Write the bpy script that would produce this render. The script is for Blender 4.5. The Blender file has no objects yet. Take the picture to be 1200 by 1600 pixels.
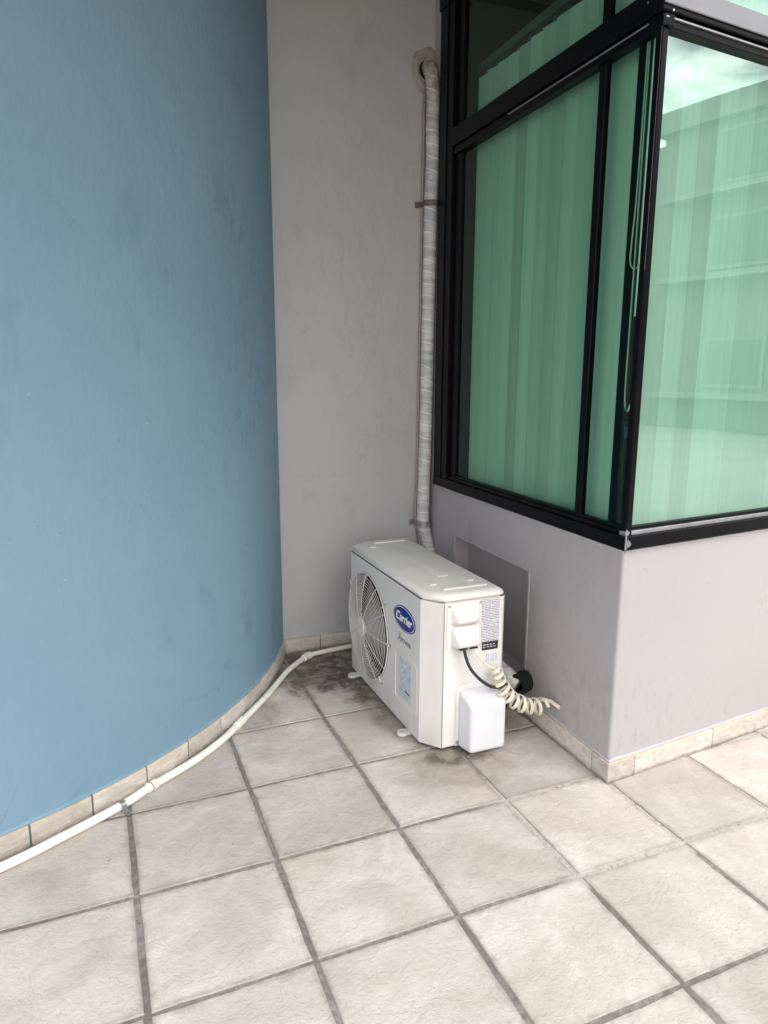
import bpy, bmesh, math, random
from mathutils import Vector, Matrix, noise as mn
random.seed(7)
PI = math.pi
sc = bpy.context.scene
COL = sc.collection
rad = math.radians

# ---------------------------------------------------------------- camera
cam_d = bpy.data.cameras.new('camera'); cam = bpy.data.objects.new('camera', cam_d); COL.objects.link(cam); sc.camera = cam
R_ = ((0.92487366, 0.37336741, 0.07214915), (-0.38026269, 0.90654943, 0.18321687), (0.00300044, -0.19688808, 0.98042138))
cm = Matrix(((R_[0][0], R_[0][2], -R_[0][1]), (R_[1][0], R_[1][2], -R_[1][1]), (R_[2][0], R_[2][2], -R_[2][1]))).to_4x4()
cm.translation = (-0.81766, -1.45229, 1.44448)
cam.matrix_world = cm
cam_d.sensor_fit = 'VERTICAL'; cam_d.sensor_height = 36; cam_d.lens = 1100.03 / 1600 * 36
cam_d.clip_start = 0.05; cam_d.clip_end = 2000

# ---------------------------------------------------------------- sky, sun, exposure
SUN_EL, SUN_AZ = rad(50), rad(160)          # azimuth of the sun measured clockwise from +Y
w = bpy.data.worlds.new('World'); sc.world = w; w.use_nodes = True
nt = w.node_tree; N = nt.nodes; L = nt.links; N.clear()
wo = N.new('ShaderNodeOutputWorld'); bg = N.new('ShaderNodeBackground'); bg.inputs['Strength'].default_value = 0.12
sky = N.new('ShaderNodeTexSky'); sky.sky_type = 'NISHITA'; sky.sun_disc = False
sky.sun_elevation = SUN_EL; sky.sun_rotation = SUN_AZ
tc = N.new('ShaderNodeTexCoord')
sp = N.new('ShaderNodeMapping'); sp.inputs['Scale'].default_value = (1, 1, 2.2)
n1 = N.new('ShaderNodeTexNoise'); n1.inputs['Scale'].default_value = 13.0; n1.inputs['Detail'].default_value = 7; n1.inputs['Distortion'].default_value = .3
cr = N.new('ShaderNodeValToRGB')
cr.color_ramp.elements[0].position = .36; cr.color_ramp.elements[0].color = (6.2, 6.6, 7.0, 1)
cr.color_ramp.elements[1].position = .62; cr.color_ramp.elements[1].color = (17.0, 16.5, 15.9, 1)
n2 = N.new('ShaderNodeTexNoise'); n2.inputs['Scale'].default_value = 2.2; n2.inputs['Detail'].default_value = 5
mr = N.new('ShaderNodeMapRange'); mr.inputs['From Min'].default_value = .3; mr.inputs['From Max'].default_value = .62
mr.inputs['To Min'].default_value = .82; mr.inputs['To Max'].default_value = 1
mx = N.new('ShaderNodeMixRGB')
L.new(tc.outputs['Generated'], sp.inputs[0]); L.new(sp.outputs[0], n1.inputs['Vector']); L.new(sp.outputs[0], n2.inputs['Vector'])
L.new(n1.outputs['Fac'], cr.inputs[0]); L.new(n2.outputs['Fac'], mr.inputs['Value'])
L.new(mr.outputs[0], mx.inputs[0]); L.new(sky.outputs[0], mx.inputs[1]); L.new(cr.outputs[0], mx.inputs[2])
L.new(mx.outputs[0], bg.inputs['Color']); L.new(bg.outputs[0], wo.inputs['Surface'])
sd = bpy.data.lights.new('sun', 'SUN'); sd.energy = 1.1; sd.angle = rad(40); sd.color = (1, .96, .9)
so = bpy.data.objects.new('sun', sd); COL.objects.link(so)
sdir = Vector((math.sin(SUN_AZ) * math.cos(SUN_EL), math.cos(SUN_AZ) * math.cos(SUN_EL), math.sin(SUN_EL)))
so.rotation_euler = sdir.to_track_quat('Z', 'Y').to_euler()
sc.view_settings.view_transform = 'Standard'; sc.view_settings.look = 'None'
sc.view_settings.exposure = 0.88; sc.view_settings.gamma = 1
sc.render.engine = 'CYCLES'
sc.cycles.max_bounces = 10; sc.cycles.transparent_max_bounces = 16; sc.cycles.diffuse_bounces = 6

# ---------------------------------------------------------------- helpers
def link(name, me, mat=None, parent=None):
    o = bpy.data.objects.new(name, me); COL.objects.link(o)
    if mat is not None and me is not None: me.materials.append(mat)
    if parent is not None:
        o.parent = parent; o.matrix_parent_inverse = Matrix.Translation(-parent.location)
    return o
def obj(name, bm, mat, parent=None, smooth=35, bevel=0, seg=2):
    if bevel:
        bmesh.ops.bevel(bm, geom=list(bm.edges), offset=bevel, segments=seg, affect='EDGES', profile=.7)
    bmesh.ops.recalc_face_normals(bm, faces=bm.faces)
    me = bpy.data.meshes.new(name); bm.to_mesh(me); bm.free()
    if smooth:
        for p in me.polygons: p.use_smooth = True
        me.set_sharp_from_angle(angle=rad(smooth))
    return link(name, me, mat, parent)
def tag(o, label=None, cat=None, group=None, kind=None):
    for k, v in (('label', label), ('category', cat), ('group', group), ('kind', kind)):
        if v: o[k] = v
    return o
def empty(name, loc, label=None, cat=None, group=None, kind=None):
    o = bpy.data.objects.new(name, None); COL.objects.link(o); o.location = loc; o.empty_display_size = .1
    return tag(o, label, cat, group, kind)
def box(x0, x1, y0, y1, z0, z1, bm=None):
    bm = bm or bmesh.new()
    v = [bm.verts.new((x, y, z)) for z in (z0, z1) for x, y in ((x0, y0), (x1, y0), (x1, y1), (x0, y1))]
    for f in ((3, 2, 1, 0), (4, 5, 6, 7), (0, 1, 5, 4), (1, 2, 6, 5), (2, 3, 7, 6), (3, 0, 4, 7)): bm.faces.new([v[i] for i in f])
    return bm
def prism(pts, z0, z1, bm=None, top=None):
    """plan polygon extruded in z; top = optional other outline for the top"""
    bm = bm or bmesh.new(); top = top or pts
    a = [bm.verts.new((p[0], p[1], z0)) for p in pts]; b = [bm.verts.new((p[0], p[1], z1)) for p in top]
    n = len(pts)
    for i in range(n): bm.faces.new((a[i], a[(i+1) % n], b[(i+1) % n], b[i]))
    bm.faces.new(a[::-1]); bm.faces.new(b)
    return bm
def catmull(pts, k=8):
    P = [Vector(p) for p in pts]; P = [2*P[0]-P[1]] + P + [2*P[-1]-P[-2]]; out = []
    for i in range(1, len(P)-2):
        for j in range(k):
            t = j/k; a, b, c, d = P[i-1:i+3]
            out.append(.5*((2*b)+(c-a)*t+(2*a-5*b+4*c-d)*t*t+(3*b-a-3*c+d)*t**3))
    out.append(P[-2]); return out
def tube(path, r, n=12, bm=None, cap=True, flat=None, up=None):
    """path: Vectors; r: number or f(i) or f(i,ang)"""
    bm = bm or bmesh.new(); rings = []; P = [Vector(p) for p in path]
    T0 = (P[1]-P[0]).normalized(); ref = Vector(up) if up else (Vector((0, 0, 1)) if abs(T0.z) < .9 else Vector((1, 0, 0)))
    nrm = (ref - T0*ref.dot(T0)).normalized()
    for i, p in enumerate(P):
        T = (P[min(i+1, len(P)-1)]-P[max(i-1, 0)]).normalized()
        nrm = (nrm - T*nrm.dot(T)).normalized(); bn = T.cross(nrm)
        ring = []
        for k in range(n):
            a = 2*PI*k/n; rr = r(i, a) if callable(r) else r
            ca, sa = math.cos(a), math.sin(a)
            if flat: ca *= flat[0]; sa *= flat[1]
            ring.append(bm.verts.new(p + nrm*rr*ca + bn*rr*sa))
        rings.append(ring)
    for a, b in zip(rings, rings[1:]):
        for k in range(n): bm.faces.new((a[k], a[(k+1) % n], b[(k+1) % n], b[k]))
    if cap: bm.faces.new(rings[0][::-1]); bm.faces.new(rings[-1])
    return bm
def cyl(c, ax, r, h, n=16, r2=None):
    ax = Vector(ax).normalized(); c = Vector(c)
    return tube([c, c+ax*h], (lambda i, a: r if i == 0 else (r2 if r2 is not None else r)), n)

# ---------------------------------------------------------------- materials
def M(name, col, rough=.6, metal=0., bump=None, var=0., vscale=3., spec=.5, coords='Object', cscale=None):
    m = bpy.data.materials.new(name); m.use_nodes = True; t = m.node_tree; b = t.nodes['Principled BSDF']
    b.inputs['Base Color'].default_value = (*col, 1); b.inputs['Roughness'].default_value = rough
    b.inputs['Metallic'].default_value = metal; b.inputs['Specular IOR Level'].default_value = spec
    g = t.nodes.new('ShaderNodeNewGeometry')
    if var:
        n = t.nodes.new('ShaderNodeTexNoise'); n.inputs['Scale'].default_value = vscale; n.inputs['Detail'].default_value = 6
        t.links.new(g.outputs['Position'], n.inputs['Vector'])
        r = t.nodes.new('ShaderNodeValToRGB'); r.color_ramp.elements[0].position = .3; r.color_ramp.elements[1].position = .7
        r.color_ramp.elements[0].color = (*[c*(1-var) for c in col], 1); r.color_ramp.elements[1].color = (*[min(1, c*(1+var)) for c in col], 1)
        t.links.new(n.outputs['Fac'], r.inputs[0]); t.links.new(r.outputs[0], b.inputs['Base Color'])
    if bump:
        n = t.nodes.new('ShaderNodeTexNoise'); n.inputs['Scale'].default_value = bump[0]; n.inputs['Detail'].default_value = 5
        t.links.new(g.outputs['Position'], n.inputs['Vector'])
        u = t.nodes.new('ShaderNodeBump'); u.inputs['Strength'].default_value = bump[1]; u.inputs['Distance'].default_value = bump[2]
        t.links.new(n.outputs['Fac'], u.inputs['Height']); t.links.new(u.outputs[0], b.inputs['Normal'])
    return m
class NB:
    """small node builder over one material"""
    def __init__(s, name):
        s.m = bpy.data.materials.new(name); s.m.use_nodes = True; s.t = s.m.node_tree; s.b = s.t.nodes['Principled BSDF']
        s.geo = s.t.nodes.new('ShaderNodeNewGeometry'); s.pos = s.geo.outputs['Position']
    def _in(s, sock, v):
        if isinstance(v, bpy.types.NodeSocket): s.t.links.new(v, sock)
        elif isinstance(v, (tuple, list)) and sock.type == 'RGBA': sock.default_value = (*v[:3], 1)
        else: sock.default_value = v
    def math(s, op, a, b=0., c=0., clamp=False):
        n = s.t.nodes.new('ShaderNodeMath'); n.operation = op; n.use_clamp = clamp
        for i, v in enumerate((a, b, c)): s._in(n.inputs[i], v)
        return n.outputs[0]
    def noise(s, vec, scale, detail=5, rough=.5, dist=0.):
        n = s.t.nodes.new('ShaderNodeTexNoise'); s._in(n.inputs['Vector'], vec)
        n.inputs['Scale'].default_value = scale; n.inputs['Detail'].default_value = detail; n.inputs['Roughness'].default_value = rough; n.inputs['Distortion'].default_value = dist
        return n.outputs['Fac']
    def map(s, vec, scale=(1, 1, 1), loc=(0, 0, 0), rot=(0, 0, 0)):
        n = s.t.nodes.new('ShaderNodeMapping'); s._in(n.inputs[0], vec); n.inputs['Scale'].default_value = scale; n.inputs['Location'].default_value = loc; n.inputs['Rotation'].default_value = rot
        return n.outputs[0]
    def ramp(s, v, a, b, lo=0., hi=1.):
        n = s.t.nodes.new('ShaderNodeMapRange'); n.interpolation_type = 'SMOOTHSTEP'; s._in(n.inputs['Value'], v)
        n.inputs['From Min'].default_value = a; n.inputs['From Max'].default_value = b; n.inputs['To Min'].default_value = lo; n.inputs['To Max'].default_value = hi
        return n.outputs[0]
    def mix(s, f, a, b, mode='MIX'):
        n = s.t.nodes.new('ShaderNodeMixRGB'); n.blend_type = mode; s._in(n.inputs[0], f); s._in(n.inputs[1], a); s._in(n.inputs[2], b)
        return n.outputs[0]
    def sep(s, v):
        n = s.t.nodes.new('ShaderNodeSeparateXYZ'); s._in(n.inputs[0], v); return n.outputs
    def bump(s, h, strength, dist, normal=None):
        n = s.t.nodes.new('ShaderNodeBump'); s._in(n.inputs['Height'], h); n.inputs['Strength'].default_value = strength; n.inputs['Distance'].default_value = dist
        if normal: s.t.links.new(normal, n.inputs['Normal'])
        return n.outputs[0]
    def dist(s, vec, c, sc_=(1, 1, 1)):
        a = s.t.nodes.new('ShaderNodeVectorMath'); a.operation = 'SUBTRACT'; s._in(a.inputs[0], vec); a.inputs[1].default_value = c
        k = s.t.nodes.new('ShaderNodeVectorMath'); k.operation = 'MULTIPLY'; s.t.links.new(a.outputs[0], k.inputs[0]); k.inputs[1].default_value = sc_
        l = s.t.nodes.new('ShaderNodeVectorMath'); l.operation = 'LENGTH'; s.t.links.new(k.outputs[0], l.inputs[0]); return l.outputs['Value']
    def set(s, **k):
        for n, v in k.items(): s._in(s.b.inputs[n.replace('_', ' ')], v)
        return s.m

def wall_paint(name, col, dark, light, rough, scuffs):
    n = NB(name)
    big = n.noise(n.pos, 1.3, 4); streak = n.noise(n.map(n.pos, (14, 14, 1.1)), 1.5, 5, .6)
    c = n.mix(n.ramp(big, .3, .7, 0, .5), col, light)
    c = n.mix(n.ramp(streak, .45, .75, 0, .12), c, light)
    grime = n.noise(n.map(n.pos, (1, 1, .7), (3, 1, 2)), 4.2, 7, .62)
    c = n.mix(n.ramp(grime, .56, .76, 0, .42), c, dark)
    for ctr, sc_, amt in scuffs:                       # hand-high smudges with an outline of their own
        d = n.dist(n.pos, ctr, sc_)
        m = n.math('MULTIPLY', n.ramp(d, .35, 1.0, 1, 0), n.ramp(n.noise(n.map(n.pos, (1.3, 1.3, .55)), 26, 6, .65), .5, .66, 0, amt))
        c = n.mix(m, c, dark)
    fleck = n.noise(n.pos, 42, 2)
    c = n.mix(n.ramp(fleck, .74, .78, 0, .5), c, dark)
    fl2 = n.noise(n.map(n.pos, (1, 1, 1), (9, 4, 2)), 36, 2)
    c = n.mix(n.ramp(fl2, .755, .78, 0, .45), c, (min(1, light[0]*1.5), min(1, light[1]*1.35), min(1, light[2]*1.3)))
    h = n.math('ADD', n.noise(n.map(n.pos, (1, 1, .5)), 55, 5, .6), n.math('MULTIPLY', n.noise(n.pos, 6, 3), 2.2))
    vo = n.t.nodes.new('ShaderNodeTexVoronoi'); vo.feature = 'DISTANCE_TO_EDGE'; vo.inputs['Scale'].default_value = 1.7
    wv = n.t.nodes.new('ShaderNodeVectorMath'); wv.operation = 'MULTIPLY_ADD'; nn_ = n.t.nodes.new('ShaderNodeTexNoise'); nn_.inputs['Scale'].default_value = 5; nn_.inputs['Detail'].default_value = 6
    n.t.links.new(n.pos, nn_.inputs['Vector']); n.t.links.new(nn_.outputs['Color'], wv.inputs[0]); wv.inputs[1].default_value = (.35, .35, .35); n.t.links.new(n.pos, wv.inputs[2]); n.t.links.new(wv.outputs[0], vo.inputs['Vector'])
    crk = n.math('MULTIPLY', n.ramp(vo.outputs['Distance'], 0, .0045, 1, 0), n.ramp(n.noise(n.pos, 2.3, 4), .55, .66, 0, .45))
    c = n.mix(crk, c, dark)
    drip = n.noise(n.map(n.pos, (30, 30, .9), (4, 2, 1)), 1.3, 4, .6)
    c = n.mix(n.ramp(drip, .64, .82, 0, .14), c, dark)
    return n.set(Base_Color=c, Roughness=n.ramp(grime, .3, .7, rough, rough+.12), Normal=n.bump(h, .4, .004))
m_blue = wall_paint('blue_paint', (.152, .262, .352), (.08, .165, .235), (.192, .305, .39), .62,
    [((0.02, 1.45, 1.75), (2.6, 2.2, 1.6), .55), ((-.1, 1.4, 1.35), (2.6, 2.6, 2.2), .6), ((-.15, 1.3, 2.0), (3, 3, 3), .45)])
m_grey = wall_paint('grey_paint', (.40, .388, .392), (.26, .255, .26), (.435, .422, .426), .6,
    [((.32, 1.92, 1.75), (2.4, 1, 2.4), .25), ((.5, 1.92, 1.35), (2.4, 1, 2.6), .25), ((.45, 1.92, 2.3), (2, 1, 1.6), .2)])
m_bay = wall_paint('bay_paint', (.375, .35, .362), (.25, .238, .25), (.41, .385, .397), .55,
    [((.786, .75, .2), (1, 1.3, 3.5), .35)])
m_soffit = M('soffit_paint', (.26, .25, .235), .85, bump=(30, .2, .004), var=.08)
m_black = M('black_aluminium', (.004, .004, .0055), .3, var=.3, vscale=20, spec=.1)
m_alu = M('satin_aluminium', (.21, .21, .23), .34, metal=.4, var=.06, vscale=8)
m_bead = M('silver_bead', (.32, .32, .34), .4, metal=.6, var=.15, vscale=30)
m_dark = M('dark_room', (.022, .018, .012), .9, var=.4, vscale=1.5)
m_plaster = M('rough_plaster', (.30, .28, .255), .9, bump=(60, .8, .006), var=.18, vscale=22)
m_lip = M('paint_lip', (.47, .43, .45), .6, bump=(40, .6, .006), var=.1, vscale=20)
m_bluelip = M('blue_paint_lip', (.20, .345, .45), .6, bump=(40, .6, .006), var=.12, vscale=20)
m_metal = M('galvanised_steel', (.42, .41, .40), .38, metal=.85, var=.25, vscale=60, bump=(120, .2, .001))
m_rust = M('weathered_steel', (.17, .13, .115), .6, metal=.4, var=.4, vscale=70)
m_screw = M('screw_steel', (.45, .44, .42), .35, metal=.8)
m_pvc = NB('white_pvc')
_g = m_pvc.noise(m_pvc.pos, 9, 6, .65)
m_pvc = m_pvc.set(Base_Color=m_pvc.mix(m_pvc.ramp(_g, .5, .75, 0, .55), (.76, .74, .68), (.50, .44, .34)), Roughness=.42)
m_cable = M('black_rubber', (.018, .018, .02), .5)
m_foam = M('black_foam', (.006, .006, .006), .95, bump=(150, .4, .002))
m_coil = M('cream_plastic', (.68, .62, .53), .4, var=.14, vscale=22)
m_case = NB('cream_enamel')
_g = m_case.noise(m_case.map(m_case.pos, (1, 1, .4)), 9, 6, .6)
_l = m_case.ramp(m_case.sep(m_case.pos)[2], .0, .16, .35, 0)
m_case = m_case.set(Base_Color=m_case.mix(m_case.math('MULTIPLY', m_case.ramp(_g, .4, .72, 0, 1), m_case.math('ADD', _l, .14)), (.65, .625, .61), (.42, .38, .33)),
                    Roughness=.38, Normal=m_case.bump(m_case.noise(m_case.pos, 140, 3), .05, .002))
m_valve = M('white_plastic', (.60, .60, .635), .42, var=.03, vscale=12)
m_fan = M('fan_plastic', (.07, .068, .065), .5, var=.1, vscale=15)
m_cavity = M('fan_cavity', (.008, .008, .008), .8)
m_navy = M('badge_blue', (.006, .02, .20), .3)
m_white = M('white_print', (.82, .82, .82), .4)
m_greyprint = M('grey_print', (.20, .20, .20), .5)
m_inkblack = M('black_print', (.015, .015, .02), .5)
m_hole = M('dark_opening', (.01, .009, .008), .9)
m_cord = M('white_cord', (.75, .77, .74), .5)
m_office = M('blue_cabinet', (.03, .06, .13), .5)

# glass: tinted reflective pane
def glass_mat(name, tint, refl, ior=1.5):
    m = bpy.data.materials.new(name); m.use_nodes = True; t = m.node_tree; t.nodes.clear()
    o = t.nodes.new('ShaderNodeOutputMaterial'); tr = t.nodes.new('ShaderNodeBsdfTransparent'); tr.inputs[0].default_value = (*tint, 1)
    gl = t.nodes.new('ShaderNodeBsdfGlossy'); gl.inputs['Roughness'].default_value = 0.0; gl.inputs['Color'].default_value = (.78, .97, .90, 1)
    ge = t.nodes.new('ShaderNodeNewGeometry'); dp = t.nodes.new('ShaderNodeVectorMath'); dp.operation = 'DOT_PRODUCT'
    t.links.new(ge.outputs['Normal'], dp.inputs[0]); t.links.new(ge.outputs['Incoming'], dp.inputs[1])
    ab = t.nodes.new('ShaderNodeMath'); ab.operation = 'ABSOLUTE'; t.links.new(dp.outputs['Value'], ab.inputs[0])
    om = t.nodes.new('ShaderNodeMath'); om.operation = 'SUBTRACT'; om.inputs[0].default_value = 1; t.links.new(ab.outputs[0], om.inputs[1])
    pw = t.nodes.new('ShaderNodeMath'); pw.operation = 'POWER'; pw.inputs[1].default_value = 5; t.links.new(om.outputs[0], pw.inputs[0])
    fr = t.nodes.new('ShaderNodeMath'); fr.operation = 'MULTIPLY_ADD'; fr.inputs[1].default_value = .96; fr.inputs[2].default_value = .04; t.links.new(pw.outputs[0], fr.inputs[0])
    a = t.nodes.new('ShaderNodeMath'); a.operation = 'MULTIPLY_ADD'; a.inputs[1].default_value = 1.0; a.inputs[2].default_value = refl; a.use_clamp = True
    mxs = t.nodes.new('ShaderNodeMixShader')
    g = t.nodes.new('ShaderNodeNewGeometry'); n = t.nodes.new('ShaderNodeTexNoise'); n.inputs['Scale'].default_value = 1.1; n.inputs['Detail'].default_value = 1
    b = t.nodes.new('ShaderNodeBump'); b.inputs['Strength'].default_value = .08; b.inputs['Distance'].default_value = .02
    t.links.new(g.outputs['Position'], n.inputs['Vector']); t.links.new(n.outputs['Fac'], b.inputs['Height']); t.links.new(b.outputs[0], gl.inputs['Normal'])
    t.links.new(fr.outputs[0], a.inputs[0]); t.links.new(a.outputs[0], mxs.inputs[0]); t.links.new(tr.outputs[0], mxs.inputs[1]); t.links.new(gl.outputs[0], mxs.inputs[2])
    t.links.new(mxs.outputs[0], o.inputs[0]); return m
m_glass = glass_mat('green_tinted_glass', (.49, .71, .61), 0.0)
m_mirror = glass_mat('green_mirror_glass', (.55, .75, .665), .22)
n = NB('blind_fabric')
oi = n.t.nodes.new('ShaderNodeObjectInfo')
hs = n.t.nodes.new('ShaderNodeHueSaturation'); n._in(hs.inputs['Value'], n.ramp(oi.outputs['Random'], 0, 1, .80, 1.05))
n._in(hs.inputs['Color'], n.mix(n.ramp(n.noise(n.map(n.pos, (60, 60, .6)), 1.5, 3), .3, .7), (.68, .71, .67), (.75, .77, .74)))
m_blind = n.set(Base_Color=hs.outputs[0], Roughness=.85)

# floor tile: riven stone-look ceramic, dirt along its edges, stains at their own places, contact shade painted at the unit's foot
n = NB('riven_tile')
oi = n.t.nodes.new('ShaderNodeObjectInfo'); tcn = n.t.nodes.new('ShaderNodeTexCoord')
off = n.t.nodes.new('ShaderNodeVectorMath'); off.operation = 'MULTIPLY_ADD'
cmb = n.t.nodes.new('ShaderNodeCombineXYZ')
for i in range(3): n.t.links.new(oi.outputs['Random'], cmb.inputs[i])
n.t.links.new(cmb.outputs[0], off.inputs[0]); off.inputs[1].default_value = (37, 71, 13); n.t.links.new(n.pos, off.inputs[2])
v = off.outputs[0]
big = n.noise(v, 3.2, 5, .55, .6); mid = n.noise(v, 19, 10, .74, .2); fine = n.noise(v, 90, 6, .7)
rv = n.noise(v, 22, 10, .74, .15); flake = n.noise(v, 7.5, 9, .6, .35)
ridge = n.ramp(n.math('ABSOLUTE', n.math('SUBTRACT', flake, .5)), 0, .012, 1, 0)
step_ = n.math('ADD', n.ramp(flake, .49, .505), n.math('ADD', n.ramp(flake, .56, .572), n.ramp(flake, .42, .432)))
c = n.mix(n.ramp(big, .32, .68), (.475, .42, .385), (.61, .56, .525))
c = n.mix(n.ramp(mid, .42, .72, 0, .42), c, (.40, .355, .315))
c = n.mix(n.math('MULTIPLY', ridge, n.ramp(big, .45, .6, .0, .3)), c, (.66, .62, .58))
c = n.mix(n.ramp(fine, .56, .78, 0, .35), c, (.33, .29, .25))
warm = n.noise(v, 2.1, 3); c = n.mix(n.ramp(warm, .55, .75, 0, .28), c, (.50, .40, .30))
rnd = n.ramp(oi.outputs['Random'], 0, 1, .90, 1.07); 
hs = n.t.nodes.new('ShaderNodeHueSaturation'); n._in(hs.inputs['Value'], rnd); n._in(hs.inputs['Color'], c); c = hs.outputs[0]
ox, oy, oz = n.sep(tcn.outputs['Object'])
edge = n.math('MAXIMUM', n.math('ABSOLUTE', ox), n.math('ABSOLUTE', oy))
edn = n.math('ADD', edge, n.math('MULTIPLY', n.math('SUBTRACT', n.noise(n.pos, 24, 6, .7), .5), .05))
c = n.mix(n.ramp(edn, .172, .200, 0, .55), c, (.20, .165, .14))
pt = n.noise(n.pos, 30, 2); c = n.mix(n.ramp(pt, .765, .785, 0, .8), c, (.72, .70, .67))        # specks of paint and chips
pd = n.noise(n.map(n.pos, (1, 1, 1), (5, 3, 0)), 26, 2); c = n.mix(n.ramp(pd, .775, .79, 0, .8), c, (.10, .08, .07))
dn = n.noise(n.pos, 11, 9, .72, .8)
def stain_shade(c, ctr, s_, lo, hi, amt, colr):
    d = n.dist(n.pos, ctr, s_); d = n.math('ADD', d, n.math('MULTIPLY', n.math('SUBTRACT', n.noise(n.pos, 6, 6, .65), .5), .9))
    mk = n.math('MULTIPLY', n.ramp(d, .55, 1.0, 1, 0), n.ramp(dn, lo, hi, .35, amt)); return n.mix(mk, c, colr)
c = stain_shade(c, (.20, 1.72, 0), (2.3, 2.9, 1), .38, .6, .93, (.075, .055, .048))
c = stain_shade(c, (.42, 1.52, 0), (2.2, 2.6, 1), .42, .6, .95, (.05, .038, .035))
c = stain_shade(c, (-.03, 1.72, 0), (3.5, 3.2, 1), .4, .6, .8, (.10, .075, .065))
c = stain_shade(c, (.60, .98, 0), (5, 3.4, 1), .45, .62, .7, (.11, .09, .08))
c = stain_shade(c, (.36, .68, 0), (3.4, 4.6, 1), .46, .64, .55, (.22, .17, .12))
c = stain_shade(c, (.40, .725, 0), (5.2, 11, 1), .42, .58, .9, (.10, .078, .062))  # dirt patch that also paints the contact shadow under the unit's near corner
c = stain_shade(c, (.30, 1.2, 0), (7, 1.8, 1), .45, .62, .7, (.16, .13, .11))  # darker strip along the unit's front bottom edge
c = stain_shade(c, (-.28, 1.35, 0), (6, 5, 1), .45, .62, .6, (.16, .12, .10))
h = n.math('ADD', n.math('MULTIPLY', rv, .75), n.math('ADD', n.math('MULTIPLY', mid, .6), n.math('MULTIPLY', fine, .22)))
h = n.math('ADD', h, n.math('MULTIPLY', step_, .10))
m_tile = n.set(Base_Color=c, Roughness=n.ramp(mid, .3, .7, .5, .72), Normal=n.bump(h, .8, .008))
# mortar
n = NB('mortar')
g1 = n.noise(n.pos, 45, 7, .7); g2 = n.noise(n.pos, 3, 4)
c = n.mix(n.ramp(g1, .35, .7), (.19, .163, .152), (.34, .305, .285)); c = n.mix(n.ramp(g2, .4, .65, 0, .5), c, (.12, .095, .085))
xx, yy, zz = n.sep(n.pos)
newer = n.math('MULTIPLY', n.ramp(xx, .28, .42), n.math('MULTIPLY', n.ramp(yy, -.06, -.03), n.ramp(yy, .45, .6, 1, 0)))
c = n.mix(n.math('MULTIPLY', newer, n.ramp(g1, .3, .55, .2, .9)), c, (.52, .48, .44))
m_mortar = n.set(Base_Color=c, Roughness=.95, Normal=n.bump(g1, .9, .006))
# skirting tiles
n = NB('skirting_ceramic')
oi = n.t.nodes.new('ShaderNodeObjectInfo')
s1 = n.noise(n.map(n.pos, (1, 1, 2.5)), 16, 7, .65, 1.2); s2 = n.noise(n.pos, 4, 3)
c = n.mix(n.ramp(s1, .35, .68), (.44, .39, .355), (.60, .555, .515)); c = n.mix(n.ramp(s2, .4, .7, 0, .3), c, (.50, .42, .33))
zz = n.sep(n.pos)[2]
c = n.mix(n.math('MULTIPLY', n.ramp(n.math('ADD', zz, n.math('MULTIPLY', n.math('SUBTRACT', n.noise(n.pos, 30, 5, .7), .5), .03)), .0, .018, 1, 0), .7), c, (.13, .10, .085))
c = n.mix(n.ramp(zz, .066, .076, 0, .35), c, (.62, .50, .32))
hs = n.t.nodes.new('ShaderNodeHueSaturation'); n._in(hs.inputs['Value'], n.ramp(oi.outputs['Random'], 0, 1, .86, 1.08)); n._in(hs.inputs['Color'], c)
m_skirt = n.set(Base_Color=hs.outputs[0], Roughness=.55, Normal=n.bump(s1, .4, .004))
# wrapping tape on the refrigerant line
n = NB('wrapping_tape')
x_, y_, z_ = n.sep(n.pos)
ww = n.noise(n.map(n.pos, (2, 2, 16)), 1.6, 5, .6); wb = n.noise(n.pos, 3.0, 3)
c = n.mix(n.ramp(ww, .35, .65), (.40, .39, .40), (.62, .60, .57)); c = n.mix(n.ramp(wb, .5, .7, 0, .35), c, (.33, .35, .43))
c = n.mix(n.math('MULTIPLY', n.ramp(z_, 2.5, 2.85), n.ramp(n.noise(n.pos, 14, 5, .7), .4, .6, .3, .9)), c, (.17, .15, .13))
ang = n.math('ARCTAN2', n.math('SUBTRACT', y_, 1.885), n.math('SUBTRACT', x_, .797))
hl = n.math('FRACT', n.math('ADD', n.math('MULTIPLY', n.math('ADD', z_, n.math('MULTIPLY', n.noise(n.pos, 6, 3), .05)), 17.0), n.math('MULTIPLY', ang, .159)))
c = n.mix(n.math('MULTIPLY', n.ramp(hl, .86, .93), n.ramp(n.noise(n.pos, 9, 4), .35, .55, .25, .8)), c, (.80, .79, .77))
c = n.mix(n.math('MULTIPLY', n.ramp(hl, .0, .10, 1, 0), .5), c, (.24, .23, .24))
m_tape = n.set(Base_Color=c, Roughness=.55, Normal=n.bump(n.noise(n.map(n.pos, (10, 10, 50)), 3, 4), .4, .004))
m_ground = M('concrete_paving', (.38, .36, .34), .9, bump=(30, .3, .01), var=.12, vscale=.8)

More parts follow.
